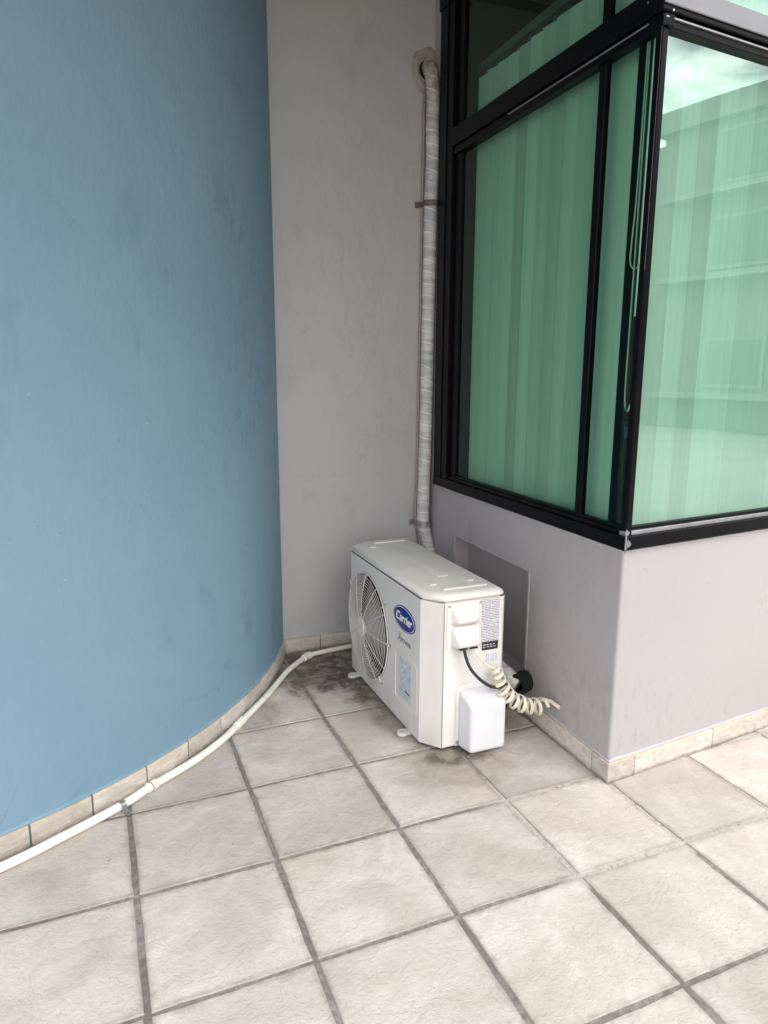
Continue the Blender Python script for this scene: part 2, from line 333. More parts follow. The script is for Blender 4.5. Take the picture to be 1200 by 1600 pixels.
# ---------------------------------------------------------------- frames of the two bay faces
C0 = Vector((.786, .343, 0)); aL = math.atan2(1.577, .039); aR = rad(5.4)
DL = Vector((math.cos(aL), math.sin(aL), 0)); NL = Vector((-math.sin(aL), math.cos(aL), 0))      # outward of left face
DR = Vector((math.cos(aR), math.sin(aR), 0)); NR = Vector((math.sin(aR), -math.cos(aR), 0))      # outward of right face
def FL(u, w_, z): return C0 + DL*u + NL*w_ + Vector((0, 0, z))
def FR(u, w_, z): return C0 + DR*u + NR*w_ + Vector((0, 0, z))
def fbox(F, u0, u1, w0, w1, z0, z1, bm=None):
    bm = bm or bmesh.new()
    v = [bm.verts.new(F(u, q, z)) for z in (z0, z1) for u, q in ((u0, w0), (u1, w0), (u1, w1), (u0, w1))]
    for f in ((3, 2, 1, 0), (4, 5, 6, 7), (0, 1, 5, 4), (1, 2, 6, 5), (2, 3, 7, 6), (3, 0, 4, 7)): bm.faces.new([v[i] for i in f])
    return bm
ZS = 3.20   # underside of the overhang

# ---------------------------------------------------------------- ground and tiled terrace
g = bmesh.new(); bmesh.ops.create_grid(g, x_segments=2, y_segments=2, size=600)
for v_ in g.verts: v_.co.z = -.12
tag(obj('ground', g, m_ground, smooth=0), 'pale concrete ground stretching away beyond the terrace', kind='structure')
S = .4
I0, I1, J0, J1 = -8, 9, -8, 5
floor = obj('tiled_floor', box(I0*S, I1*S, J0*S, J1*S, -.14, -.0045), m_mortar, smooth=0)
tag(floor, 'terrace floor of square stone-look tiles with mortar joints', kind='structure')
def tile_mesh(k):
    rnd_ = random.Random(k); bm = bmesh.new(); hh = .1940; ring = []
    for s_ in range(4):
        for t_ in range(6):
            q = -hh + 2*hh*t_/6
            j = rnd_.uniform(-.0018, .0018) if t_ else rnd_.uniform(-.003, 0)
            p = [(q, -hh+j), (hh-j, q), (-q, hh-j), (-hh+j, -q)][s_]
            ring.append(p)
    lo = [bm.verts.new((x, y, -.008)) for x, y in ring]
    up = [bm.verts.new((x*.982, y*.982, rnd_.uniform(-.0012, 0.0004))) for x, y in ring]
    nn = len(ring)
    for i in range(nn): bm.faces.new((lo[i], lo[(i+1) % nn], up[(i+1) % nn], up[i]))
    c_ = bm.verts.new((0, 0, 0))
    for i in range(nn): bm.faces.new((up[i], up[(i+1) % nn], c_))
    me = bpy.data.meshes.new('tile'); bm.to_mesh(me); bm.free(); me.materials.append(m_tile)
    return me
tms = [tile_mesh(k) for k in range(9)]
for i in range(I0, I1):
    for j in range(J0, J1):
        t = bpy.data.objects.new('tile', random.choice(tms)); COL.objects.link(t); t.parent = floor
        x, y = (i+.5)*S, (j+.5)*S
        k = 1.0 if x < .7 else 1.012
        t.location = (x+random.uniform(-.001, .001), y+random.uniform(-.001, .001), random.uniform(-.0008, .0008))
        t.rotation_euler = (random.uniform(-.002, .002), random.uniform(-.002, .002), random.choice((0, 1, 2, 3))*PI/2 + random.uniform(-.003, .003))
        t.scale = (k, k, 1)

# ---------------------------------------------------------------- curved blue wall
BC = Vector((-1.969, 2.675, 0)); BR = 2.13
def arc(r, a0, a1, n_): return [(BC.x + r*math.cos(rad(a0+(a1-a0)*i/n_)), BC.y + r*math.sin(rad(a0+(a1-a0)*i/n_))) for i in range(n_+1)]
bw = empty('curved_wall', (BC.x, BC.y, 0), 'curved blue painted wall bulging out on the left of the terrace', 'wall')
bm = bmesh.new()
A0, A1, NA = -185, -12, 90
prev = None
outer = arc(BR-.011, A0, A1, NA)
zs = [.0, .079] + [.079+(ZS-.079)*k/6 for k in range(1, 7)]
cols = [[bm.verts.new((x, y, z)) for z in zs] for x, y in outer]
for a, b in zip(cols, cols[1:]):
    for k in range(len(zs)-1): bm.faces.new((a[k], b[k], b[k+1], a[k+1]))
inn = [[bm.verts.new((x, y, z)) for z in (0, ZS)] for x, y in arc(BR-.25, A0, A1, NA)]
for a, b, c_, d in zip(inn, inn[1:], cols, cols[1:]):
    bm.faces.new((a[0], a[1], b[1], b[0])); bm.faces.new((a[1], c_[-1], d[-1], b[1]))
for e in (0, -1): bm.faces.new([inn[e][0]] + cols[e] + [inn[e][1]])
obj('wall_face', bm, m_blue, bw, smooth=40)
# ragged lip of paint above the skirting
rl = random.Random(3); bm = bmesh.new(); rows = []
NLp = 260
for i in range(NLp+1):
    a = rad(-125 + (125-25.0)*i/NLp); hgt = .079 + .006 + .007*mn.noise(Vector((i*.13, 0, 0))) + .004*mn.noise(Vector((i*.7, 5, 0)))
    row = []
    for r_, z in ((BR-.0125, hgt+.004), (BR-.0095, hgt), (BR-.006, .0795), (BR-.0125, .0785)):
        row.append(bm.verts.new((BC.x+r_*math.cos(a), BC.y+r_*math.sin(a), z)))
    rows.append(row)
for a, b in zip(rows, rows[1:]):
    for k in range(3): bm.faces.new((a[k], b[k], b[k+1], a[k+1]))
obj('paint_lip', bm, m_blue, bw)
def skirt_arc(a0, a1):
    pts = arc(BR, a0, a1, 4) + arc(BR-.0105, a1, a0, 4)
    hz = .078 + random.uniform(-.0015, .0008)
    o = obj('skirting_tile', prism(pts, -.003, hz), m_skirt, bw, smooth=30, bevel=.0015, seg=1); return o
jA = [-28.3, -33.6, -38.5, -43.6, -49.0, -54.4, -60.1, -65.5, -70.9, -76.3, -81.7, -87.1, -92.5, -97.9, -103.3, -108.7, -114.1]
jA = [-20.9] + jA
for a, b in zip(jA, jA[1:]): skirt_arc(b+.085, a-.085)

# ---------------------------------------------------------------- grey back wall
rw = empty('recess_wall', (.4, 1.92, 0), 'grey painted wall at the back of the recess behind the air conditioner', 'wall')
obj('wall_face', box(-.25, 3.4, 1.93, 2.15, -.01, ZS), m_grey, rw, smooth=0)
for x0, x1 in ((-.02, .208), (.212, .508), (.512, .80)):
    obj('skirting_tile', box(x0, x1, 1.918, 1.931, -.003, .077), m_skirt, rw, smooth=30, bevel=.0015, seg=1)
# plastered patch around the pipe hole
bm = bmesh.new(); rgs = []
for k, (rr, dy) in enumerate(((.0, -.0), (.045, -.0), (.056, -.007), (.074, -.005), (.088, .0006))):
    ring = []
    for i in range(28):
        a = 2*PI*i/28; q = rr*(1+.16*mn.noise(Vector((math.cos(a)*1.5, math.sin(a)*1.5, 3))))
        ring.append(bm.verts.new((.795+q*math.cos(a), 1.9285+dy, 2.86+q*1.2*math.sin(a))))
    rgs.append(ring)
for a, b in zip(rgs[1:], rgs[2:]):
    for i in range(28): bm.faces.new((a[i], a[(i+1) % 28], b[(i+1) % 28], b[i]))
bmesh.ops.delete(bm, geom=[v_ for v_ in rgs[0]], context='VERTS')
obj('plaster_patch', bm, m_plaster, rw)
bm = bmesh.new(); bmesh.ops.create_circle(bm, cap_ends=True, segments=20, radius=.046, matrix=Matrix.Translation((.795, 1.927, 2.86)) @ Matrix.Rotation(PI/2, 4, 'X'))
obj('pipe_hole', bm, m_hole, rw, smooth=0)

# ---------------------------------------------------------------- overhang above the recess
ov = obj('overhang', prism([(-5.5, -1.25), (.745, -1.25), (.765, .322), (.805, 2.0), (.805, 3.4), (-5.5, 3.4)], ZS+.002, ZS+.3), m_soffit, smooth=0)
tag(ov, 'overhanging slab above the recess and the blue wall', 'overhang')

# ---------------------------------------------------------------- bay: dwarf wall under the window
bay = empty('bay_wall', tuple(C0), 'low grey painted wall below the corner window, with a shallow niche', 'wall')
WI = -.012
niche = (.575, 1.262, .150, .627)
ZT = .858
bm = bmesh.new()
rc = .016
cornerL = FL(rc, WI, 0); cornerR = FR(rc, WI, 0)
import mathutils.geometry as mg
cc = mg.intersect_line_line(FL(0, WI, 0), FL(1, WI, 0), FR(0, WI, 0), FR(1, WI, 0))[0]
pl = cc + DL*rc; pr_ = cc + DR*rc
cpts = [ (pl*(1-t)**2 + cc*2*t*(1-t) + pr_*t*t) for t in (0, .125, .25, .375, .5, .625, .75, .875, 1)]
def q(a, b, z0, z1):
    v = [bm.verts.new((a.x, a.y, z0)), bm.verts.new((b.x, b.y, z0)), bm.verts.new((b.x, b.y, z1)), bm.verts.new((a.x, a.y, z1))]; return bm.faces.new(v)
for a, b in zip(cpts, cpts[1:]): q(a, b, -.01, ZT)
q(pr_, cc + DR*4.2, -.01, ZT)
P = lambda u: cc + DL*u
U0, U1, Z0, Z1 = niche; UE = 1.60
q(P(rc), P(U0), -.01, ZT); q(P(U1), P(UE), -.01, ZT); q(P(U0), P(U1), -.01, Z0); q(P(U0), P(U1), Z1, ZT)
dn_ = -NL*.085
def q3(*v): return bm.faces.new([bm.verts.new(x) for x in v])
Zv = lambda z: Vector((0, 0, z))
q3(P(U0)+dn_+Zv(Z0), P(U1)+dn_+Zv(Z0), P(U1)+dn_+Zv(Z1), P(U0)+dn_+Zv(Z1))
q3(P(U0)+Zv(Z0), P(U0)+dn_+Zv(Z0), P(U0)+dn_+Zv(Z1), P(U0)+Zv(Z1))
q3(P(U1)+Zv(Z0), P(U1)+dn_+Zv(Z0), P(U1)+dn_+Zv(Z1), P(U1)+Zv(Z1))
q3(P(U0)+Zv(Z1), P(U0)+dn_+Zv(Z1), P(U1)+dn_+Zv(Z1), P(U1)+Zv(Z1))
q3(P(U0)+Zv(Z0), P(U0)+dn_+Zv(Z0), P(U1)+dn_+Zv(Z0), P(U1)+Zv(Z0))
# top and inner face
ti = [cc+DL*UE] + cpts + [cc+DR*4.2]
inner = [cc+DR*4.2-NR*.16, cc-NR*.16-NL*.16, cc+DL*UE-NL*.16]
bm.faces.new([bm.verts.new((p.x, p.y, ZT)) for p in ti+inner])
for a, b in zip(inner, inner[1:]): q(a, b, -.01, ZT)
bmesh.ops.remove_doubles(bm, verts=bm.verts, dist=1e-5)
obj('wall_face', bm, m_bay, bay, smooth=0)
obj('reveal_strip', fbox(FL, 1.503, 1.62, -.15, -.010, .86, ZS), m_bay, bay, smooth=0)
# irregular paint edges round the niche and along the window sill
def wobble_strip(F, u0, u1, z, n_, mat, seedv, amp=.004, w0=WI, par=bay, thick=.004, hgt=.006, vertical=False):
    bm = bmesh.new(); rows = []
    for i in range(n_+1):
        t = i/n_; s_ = u0+(u1-u0)*t
        dz = amp*(mn.noise(Vector((s_*9, seedv, 0)))+.6*mn.noise(Vector((s_*40, seedv, 4))))
        row = []
        for k in range(5):
            a = PI*k/4; zz_ = (hgt+abs(dz))*math.cos(a); ww_ = thick*math.sin(a)*(1+.5*mn.noise(Vector((s_*25, seedv, 9))))
            row.append(bm.verts.new(F(s_, w0+ww_, z+dz+zz_) if not vertical else F(z+dz+zz_, w0+ww_, s_)))
        rows.append(row)
    for a, b in zip(rows, rows[1:]):
        for k in range(4): bm.faces.new((a[k], a[k+1], b[k+1], b[k]))
    return obj('paint_edge', bm, mat, par)
wobble_strip(FL, 0.0, 1.50, .853, 90, m_lip, 1.0, .006, thick=.007, hgt=.005)
wobble_strip(FR, 0.0, 3.2, .853, 120, m_lip, 7.0, .005, thick=.007, hgt=.005)
wobble_strip(FL, niche[2]+.05, niche[3], U0, 50, m_bay, 3.0, .003, thick=.003, hgt=.004, vertical=True)
wobble_strip(FL, niche[2]+.05, niche[3], U1, 40, m_lip, 4.0, .002, thick=.003, hgt=.003, vertical=True)
wobble_strip(FL, U0, U1, Z1+.003, 40, m_bay, 5.0, .003, thick=.003, hgt=.003)
for a, b in ((-.0, .0945), (.0975, .4855), (.4885, .8795), (.8825, 1.27), (1.2735, 1.56)):
    obj('skirting_tile', fbox(FL, a+.001, b, WI+.0005, .0, -.003, .077+random.uniform(-.001, .001)), m_skirt, bay, smooth=30, bevel=.0014, seg=1)
e_ = [-.0, .1305, .5535, .975, 1.397, 1.82, 2.24, 2.66, 3.08]
for a, b in zip(e_, e_[1:]):
    obj('skirting_tile', fbox(FR, a+.0015 if a else -.0, b-.0015, WI+.0005, .0004, -.003, .0765+random.uniform(-.001, .001)), m_skirt, bay, smooth=30, bevel=.0014, seg=1)
wobble_strip(FL, 0.01, 1.54, .080, 90, m_lip, 11.0, .003, thick=.005, hgt=.004)
wobble_strip(FR, 0.01, 3.0, .080, 120, m_lip, 12.0, .003, thick=.005, hgt=.004)

# ---------------------------------------------------------------- corner window
win = empty('corner_window', (C0.x, C0.y, .858), 'black framed corner window with green tinted reflective panes', 'window')
RE = 3.2
ZG0, ZG1, ZU0 = .934, 2.428, 2.552
# sill rails
b1 = fbox(FL, -.003, 1.50, -.034, .006, .859, .906); obj('sill_rail', b1, m_black, win, bevel=.002, seg=1)
b1 = fbox(FR, -.0055, RE, -.034, .0058, .8595, .9065); obj('sill_rail', b1, m_black, win, bevel=.002, seg=1)
obj('glazing_bead', fbox(FL, .009, 1.49, -.034, -.006, .9065, .922), m_black, win, bevel=.0015, seg=1)
obj('glazing_bead', fbox(FR, .007, RE, -.034, -.006, .9066, .9215), m_bead, win, bevel=.0015, seg=1)
obj('glazing_bead', fbox(FL, .019, 1.48, -.034, -.013, .9225, ZG0), m_black, win, bevel=.0015, seg=1)
obj('glazing_bead', fbox(FR, .015, RE, -.034, -.013, .922, ZG0), m_black, win, bevel=.0015, seg=1)
# worn metal seam at the corner joint
obj('corner_seam', fbox(FR, -.0045, .0005, .004, .0085, .862, .932), m_bead, win, bevel=.0008, seg=1)
bm = bmesh.new(); vs = [bm.verts.new(FR(.003+a, .0068, .868+b)) for a, b in ((0, 0), (.016, .006), (.021, .013), (.012, .024), (.004, .031), (0, .022))]; bm.faces.new(vs)
obj('worn_patch', bm, m_alu, win, smooth=0)
# posts
def post(z0, z1):
    return obj('corner_post', prism([(p.x, p.y) for p in (FL(.0, -.006, 0), FL(.030, -.006, 0), FL(.030, -.034, 0), FR(.034, -.034, 0), FR(.034, -.006, 0), FR(.004, -.006, 0))], z0, z1), m_black, win, smooth=0)
post(.935, 2.43); post(2.56, ZS-.12)
for u0, u1, w1 in ((1.284, 1.352, -.014), (1.3525, 1.50, .004)):
    obj('jamb', fbox(FL, u0, u1, -.036, w1, .9345 if w1 < 0 else .907, ZS-.002), m_black, win, bevel=.002, seg=1)
obj('jamb', fbox(FL, 1.41, 1.425, .0045, .009, .907, ZS-.002), m_black, win, bevel=.001, seg=1)
def mull(F, u0, u1, z0, z1, d=-.012):
    obj('mullion', fbox(F, u0, u1, -.034, d, z0, z1), m_black, win, bevel=.002, seg=1)
mull(FL, .262, .299, .9345, 2.4275); mull(FL, .262, .299, 2.5525, ZS-.12)
for u in (1.35, 2.55): mull(FR, u, u+.04, .9345, 2.4275); mull(FR, u, u+.04, 2.5525, ZS-.12)
# transom
obj('transom', fbox(FL, -.006, 1.352, -.045, .010, 2.462, 2.538), m_black, win, bevel=.003, seg=1)
obj('transom', fbox(FR, -.0098, RE, -.045, .0095, 2.4625, 2.5385), m_black, win, bevel=.003, seg=1)
obj('transom_lip', fbox(FL, .0, 1.352, -.045, -.003, 2.4285, 2.4615), m_black, win, bevel=.002, seg=1)
obj('transom_lip', fbox(FR, .006, RE, -.045, -.003, 2.4285, 2.462), m_black, win, bevel=.002, seg=1)
obj('silver_bead', fbox(FL, .06, .86, -.0035, .002, 2.449, 2.453), m_bead, win, bevel=.0006, seg=1)
obj('silver_bead', fbox(FR, .012, RE, -.0035, .003, 2.449, 2.454), m_bead, win, bevel=.0006, seg=1)
obj('sky_sheen_strip', fbox(FR, -.0095, RE, .0097, .016, 2.478, 2.536), m_alu, win, bevel=.002, seg=1)  # paler strip puts the transom's sky reflection into the colour, right face only
obj('corner_trim', fbox(FR, .0045, .0075, -.0065, -.003, 1.75, 2.428), m_bead, win, bevel=.0008, seg=1)
# head beam above
obj('head_rail', fbox(FL, -.01, 1.498, -.10, .012, ZS-.12, ZS-.001), m_black, win, smooth=0)
obj('head_rail', fbox(FR, .0, RE, -.10, .0125, ZS-.119, ZS+.02), m_black, win, smooth=0)
def pane(F, u0, u1, z0, z1, w_=-.024):
    m_g = m_glass if F is FL else m_mirror
    bm = fbox(F, u0, u1, w_-.001, w_, z0, z1)
    for f in list(bm.faces):
        pass
    bm.free(); bm = bmesh.new()
    bm.faces.new([bm.verts.new(F(u, w_, z)) for u, z in ((u0, z0), (u1, z0), (u1, z1), (u0, z1))])
    for f in bm.faces:
        f.normal_update()
        if f.normal.dot(NL if F is FL else NR) < 0: f.normal_flip()
    me = bpy.data.meshes.new('pane'); bm.to_mesh(me); bm.free()
    return link('pane', me, m_g, win)
for u0, u1 in ((.028, .264), (.297, 1.288)):
    pane(FL, u0, u1, .928, 2.44); pane(FL, u0, u1, 2.545, ZS-.11)
for u0, u1 in ((.032, 1.355), (1.385, 2.555), (2.585, 3.2)):
    pane(FR, u0, u1, .928, 2.44); pane(FR, u0, u1, 2.545, ZS-.11)
for F, u, z in ((FL, .055, 2.505), (FR, .03, 2.466)):
    c_ = F(u, .010, z); obj('screw', cyl(c_, NL if F is FL else NR, .0035, .002, 8), m_screw, win)

# ---------------------------------------------------------------- room behind the glass
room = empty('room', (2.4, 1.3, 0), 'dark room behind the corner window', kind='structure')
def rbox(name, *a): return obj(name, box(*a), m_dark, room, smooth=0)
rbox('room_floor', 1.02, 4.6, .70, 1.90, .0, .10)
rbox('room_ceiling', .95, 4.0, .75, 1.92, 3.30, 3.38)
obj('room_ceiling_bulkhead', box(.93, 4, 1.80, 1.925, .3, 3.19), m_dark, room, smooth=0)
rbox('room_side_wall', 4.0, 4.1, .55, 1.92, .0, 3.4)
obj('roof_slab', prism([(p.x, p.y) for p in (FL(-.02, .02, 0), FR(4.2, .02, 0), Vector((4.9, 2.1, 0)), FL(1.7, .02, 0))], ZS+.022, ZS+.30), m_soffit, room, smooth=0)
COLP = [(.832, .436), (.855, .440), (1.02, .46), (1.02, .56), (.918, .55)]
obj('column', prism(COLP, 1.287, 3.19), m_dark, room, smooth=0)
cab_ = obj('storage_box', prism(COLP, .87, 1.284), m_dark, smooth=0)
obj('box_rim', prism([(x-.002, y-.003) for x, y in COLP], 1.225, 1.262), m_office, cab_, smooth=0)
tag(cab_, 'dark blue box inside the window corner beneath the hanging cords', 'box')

# ---------------------------------------------------------------- vertical blinds
def slat_mesh(z0, z1, wd=.108, bow=.006):
    bm = bmesh.new(); n_ = 6; A = []; B = []
    for i in range(n_+1):
        x = -wd/2+wd*i/n_; y = bow*(1-(2*x/wd)**2)
        A.append(bm.verts.new((x, y, z0))); B.append(bm.verts.new((x, y, z1)))
    for i in range(n_): bm.faces.new((A[i], A[i+1], B[i+1], B[i]))
    bm.normal_update(); bmesh.ops.solidify(bm, geom=bm.faces[:], thickness=.0016)
    me = bpy.data.meshes.new('slat'); bm.to_mesh(me); bm.free(); me.materials.append(m_blind)
    for p in me.polygons: p.use_smooth = True
    me.set_sharp_from_angle(angle=rad(40)); return me
def blind(F, us, off, ang0, jit, label, aface, z1=2.73, z0=.90):
    r = empty('vertical_blind', tuple(F((us[0]+us[-1])/2, off, z0)), label, 'blind')
    me = slat_mesh(0, z1-z0)
    for i, u in enumerate(us):
        p = F(u, off, z0)
        o = bpy.data.objects.new('slat', me); COL.objects.link(o); o.parent = r
        o.matrix_parent_inverse = Matrix.Translation(-r.location)
        o.location = p; o.rotation_euler = (0, 0, aface + ang0 + random.uniform(-jit, jit))
        o.location.z += random.uniform(-.004, .004)
    # headrail: hooks and rail
    a, b = us[0]-.06, us[-1]+.06
    obj('head_rail', fbox(F, a, b, off-.022, off+.022, z1+.022, z1+.055), m_blindrail, r, bevel=.004)
    bm = bmesh.new()
    for u in us: fbox(F, u-.008, u+.008, off-.004, off+.004, z1-.006, z1+.023, bm)
    obj('hanger', bm, m_blindrail, r, smooth=0)['kind'] = 'stuff'
    return r
m_blindrail = M('blind_rail', (.13, .14, .14), .5)
usL = [.275 + .0855*i for i in range(12)]
bl = blind(FL, usL, -.095, .24, .10, 'pale vertical blind seen through the left, darker panes of the window', aL)
usR = [.125 + .088*i for i in range(34)]
br = blind(FR, usR, -.068, -.14, .045, 'pale vertical blind seen through the bright right pane that mirrors the sky', aR)
# control cords
def cord(F, pts, par, name='cord'):
    return obj(name, tube(catmull([F(*p) for p in pts], 8), .0028, 6), m_cord, par)
cord(FL, [(.115, -.05, 2.62), (.116, -.05, 2.3), (.120, -.05, 2.0), (.128, -.05, 1.86), (.130, -.05, 1.80), (.118, -.05, 1.775), (.098, -.05, 1.770), (.080, -.05, 1.785)], bl)
cord(FL, [(.105, -.05, 2.62), (.106, -.05, 2.2), (.108, -.05, 1.8), (.110, -.05, 1.5), (.110, -.05, 1.37), (.104, -.05, 1.325), (.092, -.05, 1.315), (.082, -.05, 1.335)], bl)
cord(FL, [(.085, -.05, 2.62), (.086, -.05, 2.2), (.088, -.05, 1.8), (.09, -.05, 1.62)], bl)

# ---------------------------------------------------------------- air conditioner
AX, AY = .276, .760
ac = empty('air_conditioner', (.44, 1.2, 0), 'cream outdoor air conditioner unit with round fan grille standing on the tiles', 'air conditioner')
XB, YE = .602, 1.69        # rear face, far end
CH = .058; CY = .078
def plan(ins=0., x0=AX, x1=XB, y0=AY, y1=YE, c=CH, cy=CY):
    x0 += ins; x1 -= ins; y0 += ins; y1 -= ins
    return [(x0, y0+cy), (x0+c, y0), (x1-.012, y0), (x1, y0+.012), (x1, y1-.012), (x1-.012, y1), (x0+c, y1), (x0, y1-cy)]
ZB, ZC = .016, .600
FC = Vector((AX, 1.392, .305)); FRd = .246
# cabinet without its front: walls
bm = bmesh.new(); pts = plan()
lo = [bm.verts.new((x, y, ZB)) for x, y in pts]; hi = [bm.verts.new((x, y, ZC)) for x, y in pts]
for i in range(7): bm.faces.new((lo[i], lo[i+1], hi[i+1], hi[i]))
bm.faces.new(lo[::-1])
# front sheet with a round opening: ring of quads from circle to rectangle
NC = 64
y0, y1 = AY+CY, YE-CY
circ = []; rect = []
for i in range(NC):
    a = 2*PI*i/NC; cy_, cz_ = FC.y+FRd*math.cos(a), FC.z+FRd*math.sin(a)
    circ.append(bm.verts.new((AX, cy_, cz_)))
angs = []
bx = [(y0, ZB), (y1, ZB), (y1, ZC), (y0, ZC)]
def on_rect(a):
    dy, dz = math.cos(a), math.sin(a); t = 9
    if dy > 1e-9: t = min(t, (y1-FC.y)/dy)
    if dy < -1e-9: t = min(t, (y0-FC.y)/dy)
    if dz > 1e-9: t = min(t, (ZC-FC.z)/dz)
    if dz < -1e-9: t = min(t, (ZB-FC.z)/dz)
    return (FC.y+dy*t, FC.z+dz*t)
rect = [bm.verts.new((AX, *on_rect(2*PI*i/NC))) for i in range(NC)]
cor = {k: math.atan2(z-FC.z, y-FC.y) % (2*PI) for k, (y, z) in enumerate(bx)}
for i in range(NC):
    a0_, a1_ = 2*PI*i/NC, 2*PI*(i+1)/NC; extra = [bm.verts.new((AX, *bx[k])) for k, a in cor.items() if a0_ < a < a1_-1e-9]
    bm.faces.new([circ[i], rect[i]] + extra + [rect[(i+1) % NC], circ[(i+1) % NC]])
# rolled rim and shroud going in
prevr = circ
for rr, dx in ((.243, .004), (.240, .012), (.236, .06)):
    ring = [bm.verts.new((AX+dx, FC.y+rr*math.cos(2*PI*i/NC), FC.z+rr*math.sin(2*PI*i/NC))) for i in range(NC)]
    for i in range(NC): bm.faces.new((prevr[i], prevr[(i+1) % NC], ring[(i+1) % NC], ring[i]))
    prevr = ring
bmesh.ops.remove_doubles(bm, verts=bm.verts, dist=1e-5)
obj('cabinet', bm, m_case, ac, smooth=0)
# cavity
bm = bmesh.new(); a_ = [bm.verts.new((AX+.055, FC.y+.2365*math.cos(2*PI*i/40), FC.z+.2365*math.sin(2*PI*i/40))) for i in range(40)]
b_ = [bm.verts.new((AX+.16, v_.co.y, v_.co.z)) for v_ in a_]
for i in range(40): bm.faces.new((a_[i], a_[(i+1) % 40], b_[(i+1) % 40], b_[i]))
bm.faces.new(b_); obj('fan_cavity', bm, m_cavity, ac)
# fan
bm = bmesh.new()
for k in range(2):
    t0 = rad([178, 358][k])
    n1_, n2_ = 8, 6; gr = []
    for i in range(n1_+1):
        row = []
        for j in range(n2_+1):
            s_ = i/n1_; rr = .055 + (.222-.055)*s_
            wd = rad(95+32*s_); a = t0 + wd*(j/n2_-.5) + .25*s_
            row.append(bm.verts.new((AX+.075+.05*(j/n2_-.5)*-1 + .01*math.sin(PI*j/n2_), FC.y+rr*math.cos(a), FC.z+rr*math.sin(a))))
        gr.append(row)
    for i in range(n1_):
        for j in range(n2_): bm.faces.new((gr[i][j], gr[i+1][j], gr[i+1][j+1], gr[i][j+1]))
bm.normal_update(); bmesh.ops.solidify(bm, geom=bm.faces[:], thickness=.003)
fan = obj('fan', bm, m_fan, ac)
obj('fan_hub', cyl((AX+.10, FC.y, FC.z), (-1, 0, 0), .062, .055, 24, .05), m_fan, fan)
# grille
def dome(r): return AX - .004 - .030*(1-(r/.245)**2)**.8 if r < .245 else AX-.004
bm = bmesh.new(); NRG = 17
for k in range(NRG):
    rr = .045 + (.228-.045)*k/(NRG-1)
    tube([(dome(rr), FC.y+rr*math.cos(2*PI*i/48), FC.z+rr*math.sin(2*PI*i/48)) for i in range(49)], .0013, 6, bm, cap=False)
obj('grille_rings', bm, m_case, ac)['kind'] = 'stuff'
bm = tube([(AX-.004, FC.y+.2435*math.cos(2*PI*i/64), FC.z+.2435*math.sin(2*PI*i/64)) for i in range(65)], .0032, 8, cap=False)
obj('grille_rim', bm, m_case, ac)
for k in range(12):
    a = rad(30*k+90); bm = tube([(dome(r)-.0022, FC.y+r*math.cos(a), FC.z+r*math.sin(a)) for r in (.028, .08, .13, .18, .22, .2435)], .0016, 6)
    obj('grille_spoke', bm, m_case, ac)
obj('grille_hub', cyl((AX-.028, FC.y, FC.z), (-1, 0, 0), .046, .010, 28, .040), m_case, ac)
for a in (38, 145, -50, -140, 0.5):
    a = rad(180-a) if a != .5 else rad(180)
    p = lambda r, dx: (AX-dx, FC.y+r*math.cos(a), FC.z+r*math.sin(a))
    cl_ = obj('grille_clip', tube([p(.238, .006), p(.256, .007), p(.268, .003)], .0042, 8), m_case, ac)
    obj('clip_screw', cyl(p(.268, .001), (-1, 0, 0), .006, .005, 10), m_screw, cl_)
# lid
bm = bmesh.new()
def ringpl(ins, z): return [bm.verts.new((x, y, z)) for x, y in plan(ins, c=CH+.004, cy=CY-.008)]
rs = [ringpl(i_, z) for i_, z in ((.010, ZC-.004), (.010, ZC+.004), (.0035, ZC+.006), (.0035, ZC+.013), (.008, ZC+.022), (.017, ZC+.028), (.034, ZC+.030))]
for a, b in zip(rs, rs[1:]):
    for i in range(8): bm.faces.new((a[i], a[(i+1) % 8], b[(i+1) % 8], b[i]))
bm.faces.new(rs[-1]); obj('lid', bm, m_case, ac, smooth=38)
ZL = ZC+.030
def rib(x0, x1, y0_, y1_, h_=.004):
    bm = box(x0, x1, y0_, y1_, ZL-.003, ZL+h_); obj('lid_rib', bm, m_case, ac, smooth=60, bevel=.0036, seg=2)
rib(.365, .555, .822, .850, .005); rib(.345, .372, .895, .950); rib(.508, .535, .895, .950)
rib(.345, .372, 1.53, 1.585); rib(.39, .55, 1.600, 1.625, .005); rib(.425, .470, .99, 1.50, .0025)
# base pan
obj('base_pan', prism(plan(.006), .012, .024), m_case, ac, smooth=0)
# side panel seam line and front return
obj('side_panel', box(AX+CH+.004, XB-.014, AY-.0022, AY+.004, ZB+.002, ZC-.006), m_case, ac, smooth=30, bevel=.001, seg=1)
obj('panel_seam', box(AX+CH+.0005, AX+CH+.0036, AY-.0012, AY+.003, ZB+.002, ZC-.004), m_greyprint, ac, smooth=0)
YS = AY-.0022
